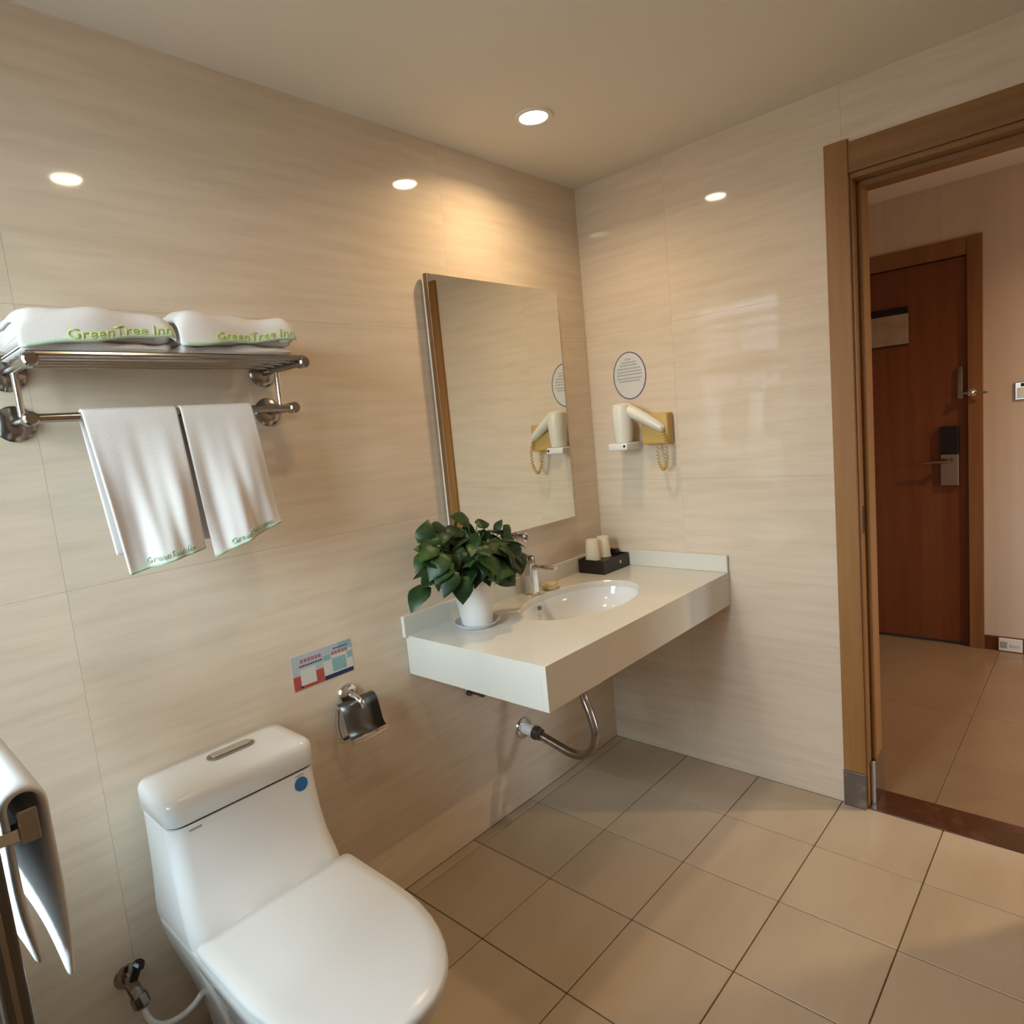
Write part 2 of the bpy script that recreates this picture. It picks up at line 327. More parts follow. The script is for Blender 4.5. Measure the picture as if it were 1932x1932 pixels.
obj('leaf', B((EX0 + 0.003, HY + 0.012, 0.012), (EX1 - 0.003, HY + 0.055, EZ - 0.004), 0.002), M['door_wood'], d2)
for a, b in ((EX0 - 0.065, EX0), (EX1, EX1 + 0.065)):
    obj('casing', B((a, HY - 0.016, 0.0005), (b, HY + 0.10, EZ + 0.085), 0.002), M['door_frame'], d2)
obj('head_casing', B((EX0, HY - 0.013, EZ), (EX1, HY + 0.10, EZ + 0.085), 0.002), M['door_frame'], d2)
obj('door_back_stop', B((EX0, HY + 0.057, 0.0005), (EX1, HY + 0.10, EZ)), M['dark'], d2)
lk = obj('lock_plate', B((0.935, HY - 0.014, 0.88), (1.017, HY + 0.0118, 1.05), 0.004), M['steel'], d2)
obj('card_reader', B((0.935, HY - 0.018, 1.05), (1.017, HY + 0.0118, 1.196), 0.004), M['black'], d2)
hb = NB(); tube(hb, [(0.975, HY - 0.012, 1.012), (0.975, HY - 0.055, 1.012)], 0.012); tube(hb, spline([(0.978, HY - 0.052, 1.012), (0.93, HY - 0.056, 1.012), (0.86, HY - 0.052, 1.008)], 5), 0.009)
sm(hb, M['steel'], 'lever_handle', d2)
gd = NB(); box(gd, (1.012, HY - 0.006, 1.335), (1.036, HY + 0.0118, 1.50), 0.003); sm(gd, M['steel'], 'guard_plate', d2)
gd = NB(); lathe(gd, [(0.02, 0), (0.02, 0.012), (0.012, 0.016), (0.012, 0.03)], (1.078, HY - 0.016, 1.362), (0, -1, 0), 16); tube(gd, [(1.03, HY - 0.03, 1.362), (1.145, HY - 0.05, 1.358)], 0.006, 10)
lathe(gd, [(0.004, 0), (0.012, 0.006), (0.012, 0.016), (0.004, 0.022)], (1.08, HY - 0.043, 1.361), (0, -1, 0), 14); sm(gd, M['chrome'], 'swing_guard', d2)
plq = thing('door_plaque', (0.68, HY - 0.001, 1.66), 'beige plaque with a black header strip fixed high on the dark entry door', 'plaque')
obj('plate', B((0.565, HY + 0.004, 1.655), (0.792, HY + 0.0115, 1.815), 0.001), M['plaque'], plq)
obj('header_strip', B((0.565, HY + 0.0035, 1.815), (0.792, HY + 0.0115, 1.852), 0.001), M['black'], plq)
obj('bottom_edge', B((0.565, HY + 0.002, 1.648), (0.792, HY + 0.0115, 1.655)), M['dark'], plq)
sw = thing('light_switch', (1.295, HY, 1.35), 'square white wall switch beside the dark entry door', 'switch')
obj('plate', B((1.251, HY - 0.009, 1.305), (1.339, HY - 0.0005, 1.393), 0.003), M['steel'], sw)
obj('rocker', B((1.261, HY - 0.012, 1.315), (1.329, HY - 0.009, 1.365), 0.002), M['white_plastic'], sw)
obj('slot', B((1.275, HY - 0.0105, 1.370), (1.315, HY - 0.009, 1.387), 0.001), M['dark'], sw)
nl = thing('night_light', (1.235, HY - 0.013, 0.002), 'small white plate set into the dark hall baseboard', 'night light')
obj('plate', B((1.185, HY - 0.021, 0.004), (1.285, HY - 0.0125, 0.072), 0.002), M['white_plastic'], nl)
obj('lens', B((1.195, HY - 0.023, 0.022), (1.222, HY - 0.021, 0.054), 0.002), M['ink_grey'], nl)
obj('grille', B((1.235, HY - 0.023, 0.03), (1.275, HY - 0.021, 0.046), 0.001), M['paper'], nl)

# ------------------------------------------------------------------ ceiling spotlights
def downlight(x, y, z, label, watts, col, name='recessed_spotlight', r=0.042, group='recessed ceiling spotlights', cone=150):
    t = thing(name, (x, y, z - 0.006), label, 'spotlight', group)
    rg = NB(); lathe(rg, [(r + 0.016, 0.0055), (r + 0.014, 0.0), (r + 0.002, 0.0), (r, 0.004), (r, 0.0055)], (x, y, z - 0.006), (0, 0, 1), 40, False, False)
    sm(rg, M['lamp_ring'], 'trim_ring', t)
    ln = NB(); lathe(ln, [(0.004, 0), (r * 0.6, 0.0008), (r * 0.98, 0.003), (r * 0.98, 0.0052)], (x, y, z - 0.0062), (0, 0, 1), 32); sm(ln, M['lamp'], 'lens', t)
    L = bpy.data.lights.new('bulb', 'AREA'); L.shape = 'DISK'; L.size = r * 1.7; L.energy = watts; L.color = col; L.spread = math.radians(cone)
    lo = bpy.data.objects.new('bulb', L); COL.objects.link(lo); lo.location = (x, y, z - 0.0085); lo.parent = t; lo.matrix_parent_inverse = Matrix.Translation(-t.location)
WARM = (1.0, 0.73, 0.42)
downlight(0.312, -0.62, CEIL, 'lit recessed spotlight in the ceiling above the mirror', SPOT_W, WARM)
downlight(0.86, -1.56, CEIL, 'lit recessed spotlight in the ceiling out of view over the middle of the floor', SPOT_W * 0.55, WARM)
downlight(2.5, 1.0, HC, 'added unseen spotlight in the hall ceiling that lights the hall', HALL_W, WARM)  # unseen lamp, added to give the hall its warm light

# ------------------------------------------------------------------ washbasin counter
CT, CB, CXF, CYL = 0.795, 0.670, 0.568, -1.088
SC, SAX, SAY = (0.265, -0.52), 0.168, 0.265
vt = thing('vanity_counter', (0, -0.54, CB), 'long cream stone washbasin counter hung between the two tiled walls', 'counter')
bm = NB(); N = 64; x0, x1, yb0, yb1 = 0.001, CXF, CYL, -0.001
def rect_pt(t):
    dx, dy = math.cos(t), math.sin(t); c = SC; s = 9
    for lim, d, o in ((x0, dx, c[0]), (x1, dx, c[0]), (yb0, dy, c[1]), (yb1, dy, c[1])):
        if abs(d) > 1e-9 and (lim - o) / d > 0: s = min(s, (lim - o) / d)
    return (c[0] + dx * s, c[1] + dy * s)
angs = sorted([2 * PI * k / N for k in range(N)] + [math.atan2(b - SC[1], a - SC[0]) % (2 * PI) for a in (x0, x1) for b in (yb0, yb1)])
def ell(t, k=1.0):
    r = 1 / math.sqrt((math.cos(t) / SAX) ** 2 + (math.sin(t) / SAY) ** 2); return (SC[0] + math.cos(t) * r * k, SC[1] + math.sin(t) * r * k)
rings = [[(*ell(t), CT - 0.022) for t in angs], [(*ell(t), CT - 0.003) for t in angs], [(*ell(t, 1.012), CT) for t in angs], [(*rect_pt(t), CT) for t in angs], [(*rect_pt(t), CT - 0.022) for t in angs]]
loft(bm, rings, False, False)
loft(bm, [rings[-1], rings[0]], False, False)
obj('top_slab', bm, M['quartz'], vt)
ap = NB(); box(ap, (CXF - 0.02, CYL, CB), (CXF, -0.001, CT - 0.0222), 0.001); box(ap, (0.001, CYL, CB), (CXF - 0.02, CYL + 0.02, CT - 0.0222), 0.001)
obj('apron', ap, M['quartz'], vt)
obj('underside', B((0.001, CYL + 0.02, CB + 0.004), (CXF - 0.02, -0.001, CB + 0.012)), M['quartz'], vt)
obj('side_backsplash', B((0.001, CYL - 0.012, CT - 0.004), (0.016, -0.0165, 0.858), 0.002), M['quartz'], vt)
obj('rear_backsplash', B((0.001, -0.016, CT + 0.0003), (CXF, -0.001, 0.860), 0.002), M['quartz'], vt)
bs = thing('wash_basin', (SC[0], SC[1], CT - 0.15), 'oval white undermount basin sunk in the cream counter', 'basin')
def bowl(k, z): return [(*ell(2 * PI * i / 56, k), z) for i in range(56)]
prof = [(1.06, 0.7725), (1.0, 0.7725), (0.985, 0.755), (0.95, 0.735), (0.86, 0.705), (0.70, 0.685), (0.45, 0.6835), (0.14, 0.6832)]
bm = NB(); loft(bm, [bowl(k, z) for k, z in prof], False, True); sm(bm, M['ceramic'], 'bowl', bs)
dr = NB(); lathe(dr, [(0.022, 0), (0.024, 0.003), (0.018, 0.004), (0.004, 0.0035)], (SC[0], SC[1], 0.6833), (0, 0, 1), 20); sm(dr, M['chrome'], 'drain_ring', bs)
ov = NB(); lathe(ov, [(0.009, 0), (0.009, 0.004), (0.005, 0.0045)], (0.1135, -0.575, 0.757), (1, 0, 0.3), 14); sm(ov, M['dark_metal'], 'overflow_hole', bs)

# drain trap under the counter
tp = thing('drain_trap', (0.0, -0.6, 0.28), 'chrome drain pipe curving from below the basin into the wall', 'drain pipe')
bm = NB(); tube(bm, spline([(0.262, -0.55, 0.673), (0.262, -0.55, 0.56), (0.262, -0.555, 0.46), (0.292, -0.562, 0.395), (0.314, -0.57, 0.33), (0.302, -0.578, 0.275), (0.262, -0.583, 0.242), (0.21, -0.588, 0.240), (0.14, -0.592, 0.258), (0.055, -0.596, 0.281)], 8), 0.016, 16); sm(bm, M['steel'], 'curved_pipe', tp)
bm = NB(); lathe(bm, [(0.021, 0), (0.026, 0.004), (0.026, 0.018), (0.022, 0.024), (0.022, 0.034), (0.018, 0.038)], (0.05, -0.597, 0.2815), (1, 0.02, -0.12), 14); sm(bm, M['dark_metal'], 'compression_nut', tp, 25)
bm = NB(); tube(bm, [(0.004, -0.6, 0.287), (0.053, -0.597, 0.2815)], 0.021, 16); sm(bm, M['white_plastic'], 'wall_sleeve', tp)
bm = NB(); lathe(bm, [(0.040, 0.0005), (0.038, 0.005), (0.024, 0.009)], (0, -0.6, 0.287), (1, 0, 0), 24); sm(bm, M['chrome'], 'wall_flange', tp)
av = thing('angle_valve', (0, -0.846, 0.52), 'small dark angle valve on the wall just under the counter', 'valve')
bm = NB(); lathe(bm, [(0.020, 0.0005), (0.018, 0.005), (0.010, 0.007), (0.010, 0.05), (0.012, 0.052), (0.012, 0.066)], (0, -0.846, 0.525), (1, 0, 0), 16); sm(bm, M['dark_metal'], 'valve_body', av)
bm = NB(); tube(bm, [(0.04, -0.846, 0.525), (0.04, -0.846, 0.60), (0.05, -0.83, 0.673)], 0.007, 10); sm(bm, M['steel'], 'supply_hose', av)

# faucet
fx, fy = 0.058, -0.54
fc = thing('basin_faucet', (fx, fy, CT), 'chrome single-lever faucet standing behind the basin', 'faucet')
bm = NB(); lathe(bm, [(0.027, 0.0005), (0.027, 0.005), (0.022, 0.008)], (fx, fy, CT), (0, 0, 1), 24)
def rr(cx, cy, hx_, hy_, z, r, n=5):
    out = []
    for sx_, sy_, a0 in ((1, 1, 0), (-1, 1, PI / 2), (-1, -1, PI), (1, -1, 1.5 * PI)):
        for k in range(n + 1):
            a = a0 + k / n * PI / 2; out.append((cx + sx_ * (hx_ - r) + math.cos(a) * r, cy + sy_ * (hy_ - r) + math.sin(a) * r, z))
    return out
loft(bm, [rr(fx, fy, 0.021, 0.021, CT + 0.006, 0.008), rr(fx, fy, 0.0205, 0.0205, CT + 0.06, 0.008), rr(fx + 0.001, fy, 0.022, 0.021, CT + 0.112, 0.008), rr(fx + 0.001, fy, 0.018, 0.017, CT + 0.118, 0.008)])
sm(bm, M['chrome'], 'body', fc)
bm = NB(); P = [(0.01, 0.100, 0.017, 0.012), (0.05, 0.104, 0.0165, 0.010), (0.09, 0.1045, 0.016, 0.008), (0.115, 0.103, 0.015, 0.0065), (0.119, 0.102, 0.010, 0.003)]
loft(bm, [[(fx + u, fy + math.cos(t) * a, CT + z + math.sin(t) * b) for t in [2 * PI * k / 14 for k in range(14)]] for u, z, a, b in P]); sm(bm, M['chrome'], 'spout', fc)
bm = NB(); lathe(bm, [(0.018, 0), (0.019, 0.01), (0.017, 0.022), (0.010, 0.026)], (fx, fy, CT + 0.118), (0, 0, 1), 20)
P = [(0.0, 0.134, 0.012, 0.006), (-0.02, 0.142, 0.011, 0.005), (-0.038, 0.150, 0.009, 0.004)]
loft(bm, [[(fx + u, fy + math.cos(t) * a, CT + z + math.sin(t) * b) for t in [2 * PI * k / 12 for k in range(12)]] for u, z, a, b in P]); sm(bm, M['steel'], 'lever', fc)
pg = thing('wall_peg', (0, -0.548, 1.0), 'short round chrome peg on the wall between mirror and faucet', 'peg')
bm = NB(); lathe(bm, [(0.018, 0.0005), (0.017, 0.004), (0.011, 0.006), (0.011, 0.040), (0.016, 0.042), (0.016, 0.056), (0.012, 0.058)], (0, -0.548, 1.008), (1, 0, 0), 20); sm(bm, M['chrome'], 'stem', pg)
bm = NB(); lathe(bm, [(0.011, 0.0), (0.009, 0.0012)], (0.0581, -0.548, 1.008), (1, 0, 0), 18); sm(bm, M['dark_metal'], 'painted_hollow', pg)  # dark disc paints the shade inside the hollow tube end
sp = thing('soap_dish', (0.075, -0.455, CT), 'small yellowish oval soap dish beside the faucet', 'soap dish')
def oval(cx, cy, a, b, z, n=28): return [(cx + math.cos(2 * PI * k / n) * a, cy + math.sin(2 * PI * k / n) * b, z) for k in range(n)]
bm = NB(); loft(bm, [oval(0.075, -0.455, 0.020, 0.030, CT + 0.0005), oval(0.075, -0.455, 0.022, 0.032, CT + 0.006), oval(0.075, -0.455, 0.032, 0.042, CT + 0.016), oval(0.075, -0.455, 0.032, 0.042, CT + 0.019), oval(0.075, -0.455, 0.028, 0.038, CT + 0.018), oval(0.075, -0.455, 0.02, 0.03, CT + 0.012)]); sm(bm, M['soap'], 'dish', sp)
bm = NB(); loft(bm, [oval(0.075, -0.455, 0.015, 0.024, CT + 0.0122), oval(0.075, -0.455, 0.019, 0.028, CT + 0.017), oval(0.075, -0.455, 0.016, 0.025, CT + 0.024), oval(0.075, -0.455, 0.008, 0.014, CT + 0.0265)]); sm(bm, M['soap'], 'soap_bar', sp)

# amenity box with cups on top
TX0, TX1, TY0, TY1, BT = 0.022, 0.146, -0.205, -0.022, CT + 0.050
tr = thing('amenity_box', (0.08, -0.11, CT), 'black leather amenity box in the corner of the counter', 'box')
obj('box_body', B((TX0, TY0, CT + 0.0005), (TX1, TY1, BT), 0.0015), M['tray'], tr)
for lo, hi in (((TX0, TY0), (TX1, TY0 + 0.004)), ((TX0, TY1 - 0.004), (TX1, TY1)), ((TX0, TY0 + 0.004), (TX0 + 0.004, TY1 - 0.004)), ((TX1 - 0.004, TY0 + 0.004), (TX1, TY1 - 0.004))):
    obj('rim', B((*lo, BT), (*hi, BT + 0.006), 0.001), M['tray'], tr)
obj('emblem', B((TX1, -0.092, CT + 0.024), (TX1 + 0.0006, -0.082, CT + 0.036)), M['paper'], tr)
for k, (x, y, lab) in enumerate([(0.070, -0.168, 'white upturned paper cup at the mirror end of the black box'), (0.074, -0.098, 'white upturned paper cup behind, nearer the corner on the black box')]):
    cp = thing('paper_cup', (x, y, BT + 0.0004), lab, 'cup', 'cups on the amenity box')
    bm = NB(); lathe(bm, [(0.030, 0.0), (0.0305, 0.004), (0.029, 0.010), (0.0255, 0.080), (0.024, 0.083), (0.021, 0.081), (0.004, 0.081)], (x, y, BT + 0.0004), (0, 0, 1), 28); sm(bm, M['cup'], 'cup_wall', cp)
    bm = NB(); lathe(bm, [(0.0304, 0.0), (0.0316, 0.002), (0.0304, 0.004)], (x, y, BT + 0.0002), (0, 0, 1), 28, False, False); sm(bm, M['cup'], 'rolled_rim', cp)
cb = thing('comb_packet', (0.08, -0.05, BT), 'small dark packet on the corner end of the black box', 'packet')
obj('packet_body', B((0.045, -0.058, BT + 0.0004), (0.110, -0.034, BT + 0.024), 0.003), M['tray'], cb)
obj('packet_flap', B((0.047, -0.059, BT + 0.017), (0.108, -0.0582, BT + 0.023), 0.0003), M['black'], cb)

# ------------------------------------------------------------------ mirror
mr = thing('wall_mirror', (0.0, -0.53, 1.03), 'tall rectangular mirror on a brown box frame above the basin', 'mirror')
MY0, MY1, MZ0, MZ1 = -0.872, -0.218, 1.030, 1.908
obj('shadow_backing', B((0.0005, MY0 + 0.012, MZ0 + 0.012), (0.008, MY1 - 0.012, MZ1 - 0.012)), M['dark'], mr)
obj('pale_edge_band', B((0.008, MY0 + 0.002, MZ0 + 0.002), (0.017, MY1 - 0.002, MZ1 - 0.002)), M['ivory'], mr)
obj('brown_frame_side', B((0.017, MY0, MZ0), (0.0325, MY1, MZ1), 0.001), M['mirror_wood'], mr)
obj('mirror_glass', B((0.0325, MY0 + 0.001, MZ0 + 0.001), (0.0365, MY1 - 0.001, MZ1 - 0.001), 0.0008, 1), M['mirror'], mr)
obj('edge_clip', B((0.006, MY0 - 0.004, 1.085), (0.034, MY0 - 0.0002, 1.105), 0.001), M['chrome'], mr)

# ------------------------------------------------------------------ stickers and hair dryer on the back wall
def poly_y(bm, pts, y, th=0.0004): return disc_poly(bm, [(a, y, b) for a, b in pts], th, (0, -1, 0))
os_ = thing('oval_sticker', (0.197, 0, 1.472), 'oval white notice with dark outline on the wall above the hair dryer', 'sticker')
oc = (0.197, 1.566); ea, eb = 0.076, 0.0935
def epts(a, b, n=48): return [(oc[0] + math.cos(2 * PI * k / n) * a, oc[1] + math.sin(2 * PI * k / n) * b) for k in range(n)]
obj('backing', poly_y(NB(), epts(ea, eb), -0.0003, 0.0005), M['ink'], os_)
obj('face', poly_y(NB(), epts(ea - 0.0045, eb - 0.0045), -0.0008, 0.0004), M['paper'], os_)
rows = [(0.064, 0.016, 0), (0.052, 0.034, 1), (0.041, 0.042, 0), (0.028, 0.052, 1), (0.016, 0.056, 1), (0.004, 0.058, 1), (-0.010, 0.056, 1), (-0.021, 0.05, 0)]
for dz, hw, k in rows:
    bm = NB(); x = -hw
    while x < hw - 0.004:
        w = random.uniform(0.005, 0.012); poly_y(bm, [(oc[0] + x, oc[1] + dz - 0.003), (oc[0] + min(x + w, hw), oc[1] + dz - 0.003), (oc[0] + min(x + w, hw), oc[1] + dz + 0.003), (oc[0] + x, oc[1] + dz + 0.003)], -0.0012, 0.0002); x += w + 0.0018
    obj('print_line', bm, M['ink_grey'], os_)

hd = thing('hair_dryer', (0.25, 0, 1.25), 'ivory hair dryer hanging in its wall bracket beside the mirror', 'hair dryer')
DY = -0.078
bm = NB(); box(bm, (0.262, -0.050, 1.290), (0.378, -0.0008, 1.408), 0.008, 3); sm(bm, M['yellow_plastic'], 'wall_base', hd)
bm = NB(); box(bm, (0.150, -0.120, 1.277), (0.238, -0.0008, 1.305), 0.006, 3); sm(bm, M['white_plastic'], 'holder_bracket', hd)
bm = NB(); lathe(bm, [(0.005, 0), (0.005, 0.002)], (0.226, -0.1202, 1.293), (0, -1, 0), 12); sm(bm, M['black'], 'button', hd)
bc = (0.199, DY)
bm = NB(); lathe(bm, [(0.030, 1.3055), (0.033, 1.308), (0.0365, 1.33), (0.041, 1.40), (0.042, 1.435), (0.039, 1.450), (0.030, 1.457), (0.006, 1.459)], (bc[0], bc[1], 0), (0, 0, 1), 32); sm(bm, M['ivory'], 'barrel', hd)
hp = [(0.205, DY, 1.438, 0.022, 0.018), (0.24, DY + 0.004, 1.424, 0.021, 0.018), (0.29, DY + 0.012, 1.395, 0.019, 0.016), (0.335, DY + 0.020, 1.366, 0.017, 0.014), (0.358, DY + 0.024, 1.350, 0.015, 0.012), (0.364, DY + 0.026, 1.345, 0.009, 0.008)]
bm = NB(); dirv = Vector((0.84, 0, -0.54)); up = Vector((0.54, 0, 0.84))
loft(bm, [[Vector((x, y, z)) + Vector((0, 1, 0)) * math.cos(t) * a * 1.2 + up * math.sin(t) * b * 1.35 for t in [2 * PI * k / 16 for k in range(16)]] for x, y, z, a, b in hp]); sm(bm, M['ivory'], 'handle', hd)
bm = NB(); ctr = spline([(0.362, DY + 0.025, 1.344), (0.374, -0.062, 1.29), (0.372, -0.06, 1.225), (0.352, -0.056, 1.195), (0.333, -0.05, 1.225), (0.322, -0.036, 1.296)], 36)
pts = []; n_ = len(ctr)
for i, p in enumerate(ctr):
    d = (ctr[min(i + 1, n_ - 1)] - ctr[max(i - 1, 0)]).normalized(); a = Vector((0, 1, 0)); b = d.cross(a).normalized(); ph = i * 0.85
    pts.append(p + (a * math.cos(ph) + b * math.sin(ph)) * 0.0055)
tube(bm, pts, 0.0022, 5); sm(bm, M['yellow_plastic'], 'coiled_cord', hd)

# promotional card on the left wall (its code squares are left out)
def poly_x(bm, pts, x, th=0.0003): return disc_poly(bm, [(x, a, b) for a, b in pts], th, (1, 0, 0))
def rx(y0_, y1_, z0_, z1_): return [(y0_, z0_), (y1_, z0_), (y1_, z1_), (y0_, z1_)]
cd = thing('wall_card', (0, -1.38, 0.75), 'red and blue printed card stuck on the wall above the paper holder', 'sticker')
obj('card_paper', poly_x(NB(), rx(-1.475, -1.285, 0.750, 0.847), 0.0003, 0.0005), M['paper'], cd)
def pr(name, mtl, rects, x=0.0009):
    for q in rects: obj(name, poly_x(NB(), rx(*q), x, 0.0002), mtl, cd)
pr('grey_field', M['pale_blue'], [(-1.474, -1.381, 0.790, 0.846)]); pr('red_field', M['red_ink'], [(-1.474, -1.381, 0.751, 0.790)])
pr('blue_corner', M['sky_ink'], [(-1.330, -1.286, 0.822, 0.846), (-1.378, -1.355, 0.806, 0.822), (-1.302, -1.286, 0.792, 0.812)])
pr('pale_field', M['pale_blue'], [(-1.379, -1.332, 0.824, 0.846)]); pr('navy_band', M['navy'], [(-1.380, -1.286, 0.751, 0.763)])
pr('headline', M['pink_ink'], [(-1.448 + 0.011 * k, -1.440 + 0.011 * k, 0.823, 0.833) for k in range(6)] + [(-1.352 + 0.011 * k, -1.344 + 0.011 * k, 0.816, 0.825) for k in range(5)], 0.0012)
pr('small_print', M['ink'], [(-1.452 + 0.008 * k, -1.446 + 0.008 * k, 0.812, 0.817) for k in range(9)] + [(-1.345 + 0.008 * k, -1.339 + 0.008 * k, 0.831, 0.835) for k in range(6)], 0.0012)
pr('white_square', M['paper'], [(-1.452, -1.405, 0.760, 0.805)], 0.0012)
pr('pale_square', M['sky_ink'], [(-1.352, -1.308, 0.768, 0.806)], 0.0012)
pr('footer_mark', M['navy'], [(-1.455, -1.446, 0.755, 0.760)], 0.0012)

# toilet paper holder
th_ = thing('paper_holder', (0, -1.315, 0.678), 'empty chrome toilet paper holder on the wall below the printed card', 'paper holder')
bm = NB(); lathe(bm, [(0.030, 0.0005), (0.031, 0.004), (0.028, 0.012), (0.020, 0.016), (0.012, 0.017)], (0, -1.318, 0.690), (1, 0, 0), 28); sm(bm, M['chrome'], 'wall_rosette', th_)
bm = NB(); tube(bm, spline([(0.012, -1.318, 0.690), (0.032, -1.316, 0.688), (0.058, -1.312, 0.676), (0.062, -1.309, 0.660)], 6), 0.0085, 14); sm(bm, M['chrome'], 'arm', th_)
bm = NB()
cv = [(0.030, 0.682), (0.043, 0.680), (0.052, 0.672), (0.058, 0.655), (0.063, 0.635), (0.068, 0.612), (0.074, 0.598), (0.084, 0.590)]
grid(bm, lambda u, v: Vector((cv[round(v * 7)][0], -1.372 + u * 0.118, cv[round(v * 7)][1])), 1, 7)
o = obj('cover_flap', bm, M['dark_metal'], th_, True, [('SOLIDIFY', dict(thickness=0.002))]); o.data.set_sharp_from_angle(angle=math.radians(50))  # chrome flap, with the dark reflection put into its colour
bm = NB(); box(bm, (0.080, -1.373, 0.574), (0.090, -1.253, 0.592), 0.003); sm(bm, M['chrome'], 'flap_lip', th_)
bm = NB(); tube(bm, spline([(0.030, -1.372, 0.668), (0.030, -1.379, 0.62), (0.042, -1.381, 0.59), (0.050, -1.374, 0.585)], 6), 0.006, 12); tube(bm, [(0.050, -1.386, 0.585), (0.050, -1.262, 0.585)], 0.009, 14); sm(bm, M['chrome'], 'roll_bar', th_)

# ------------------------------------------------------------------ toilet
TC = -1.715
tl = thing('toilet', (0.35, TC, 0), 'white one-piece toilet with closed lid against the left wall', 'toilet')
def dshape(xb, xm, xf, hw, z, yc=TC, n=20, rb=0.04, p=2.0):
    pts = []
    for k in range(n + 1):     # front half, right (+y) to left
        a = PI / 2 - PI * k / n; ca, sa = math.cos(a), math.sin(a)
        pts.append((xm + (xf - xm) * abs(ca) ** (2 / p), yc + hw * math.copysign(abs(sa) ** (2 / p), sa), z))
    for k in range(7):
        a = 1.5 * PI - k / 6 * PI / 2; pts.append((xb + rb + math.cos(a) * rb, yc - hw + rb + math.sin(a) * rb, z))
    for k in range(7):
        a = PI - k / 6 * PI / 2; pts.append((xb + rb + math.cos(a) * rb, yc + hw - rb + math.sin(a) * rb, z))
    return pts
bm = NB()
loft(bm, [dshape(0.06, 0.40, 0.610, 0.110, 0.001, p=2.3), dshape(0.06, 0.40, 0.612, 0.112, 0.02, p=2.3), dshape(0.05, 0.40, 0.622, 0.116, 0.10, p=2.2), dshape(0.045, 0.41, 0.650, 0.132, 0.20, p=2.2),
          dshape(0.04, 0.42, 0.695, 0.155, 0.29, p=2.1), dshape(0.035, 0.43, 0.735, 0.173, 0.35, p=2.1), dshape(0.03, 0.44, 0.755, 0.181, 0.385, p=2.1), dshape(0.03, 0.44, 0.752, 0.179, 0.392, p=2.1)])
tk = [(0.06, 0.050, 0.25, 0.114), (0.12, 0.045, 0.25, 0.122), (0.18, 0.034, 0.25, 0.133), (0.24, 0.022, 0.255, 0.147), (0.30, 0.014, 0.262, 0.163), (0.36, 0.012, 0.268, 0.176), (0.40, 0.012, 0.262, 0.180), (0.43, 0.012, 0.245, 0.179), (0.47, 0.012, 0.222, 0.176), (0.52, 0.012, 0.208, 0.174), (0.58, 0.012, 0.200, 0.1725), (0.634, 0.012, 0.196, 0.172), (0.637, 0.014, 0.193, 0.169)]
loft(bm, [rr((a + b) / 2, TC, (b - a) / 2, hw, z, 0.035, 6) for z, a, b, hw in tk])
sm(bm, M['ceramic'], 'body', tl, 40)
bm = NB()
loft(bm, [rr(0.103, TC, 0.093, 0.171, 0.6395, 0.030, 6), rr(0.103, TC, 0.096, 0.1745, 0.643, 0.030, 6), rr(0.103, TC, 0.0955, 0.174, 0.684, 0.030, 6), rr(0.103, TC, 0.0925, 0.171, 0.694, 0.028, 6), rr(0.102, TC, 0.086, 0.165, 0.7005, 0.025, 6), rr(0.10, TC, 0.06, 0.14, 0.704, 0.022, 6), rr(0.10, TC, 0.02, 0.09, 0.705, 0.015, 6)])
sm(bm, M['ceramic'], 'tank_lid', tl, 60)
obj('tank_seam', disc_poly(NB(), rr(0.1035, TC, 0.0925, 0.1703, 0.6368, 0.035, 6), 0.003, (0, 0, 1)), M['dark'], tl)
bt = NB(); loft(bt, [rr(0.082, -1.695, 0.020, 0.056, 0.7035, 0.0199, 6), rr(0.082, -1.695, 0.020, 0.056, 0.7085, 0.0199, 6), rr(0.082, -1.695, 0.017, 0.053, 0.710, 0.0169, 6)]); fb = sm(bt, M['steel'], 'flush_plate', tl)
bt = NB(); loft(bt, [rr(0.082, -1.695, 0.0135, 0.049, 0.7085, 0.0134, 6), rr(0.082, -1.695, 0.0135, 0.049, 0.7125, 0.0134, 6), rr(0.082, -1.695, 0.010, 0.045, 0.7135, 0.0099, 6)]); sm(bt, M['chrome'], 'flush_button', fb)
bm = NB(); loft(bm, [dshape(0.27, 0.45, 0.760, 0.178, 0.3945, p=2.15, rb=0.02), dshape(0.27, 0.45, 0.763, 0.181, 0.399, p=2.15, rb=0.02), dshape(0.27, 0.45, 0.762, 0.180, 0.4065, p=2.15, rb=0.02)]); sm(bm, M['seat'], 'seat_ring', tl)
bm = NB(); loft(bm, [dshape(0.268, 0.45, 0.760, 0.178, 0.4085, p=2.15, rb=0.015), dshape(0.266, 0.45, 0.766, 0.184, 0.412, p=2.15, rb=0.016), dshape(0.266, 0.45, 0.766, 0.184, 0.420, p=2.15, rb=0.016), dshape(0.270, 0.45, 0.760, 0.178, 0.4255, p=2.15, rb=0.015), dshape(0.30, 0.45, 0.725, 0.150, 0.4285, p=2.15, rb=0.012), dshape(0.38, 0.46, 0.60, 0.07, 0.4295, p=2.15, rb=0.01)]); sm(bm, M['seat'], 'seat_lid', tl, 50)
for s in (-1, 1):
    bm = NB(); tube(bm, [(0.262, TC + s * 0.075 - 0.02, 0.408), (0.262, TC + s * 0.075 + 0.02, 0.408)], 0.010, 12); sm(bm, M['seat'], 'hinge', tl)
bm = NB(); lathe(bm, [(0.017, 0), (0.017, 0.0006)], (0.1988, TC + 0.124, 0.606), (0.998, 0, 0.06), 28); sm(bm, M['blue'], 'round_sticker', tl)
obj('sticker_note', B((0.1955, TC + 0.112, 0.6265), (0.1975, TC + 0.134, 0.629)), M['ink_grey'], tl)
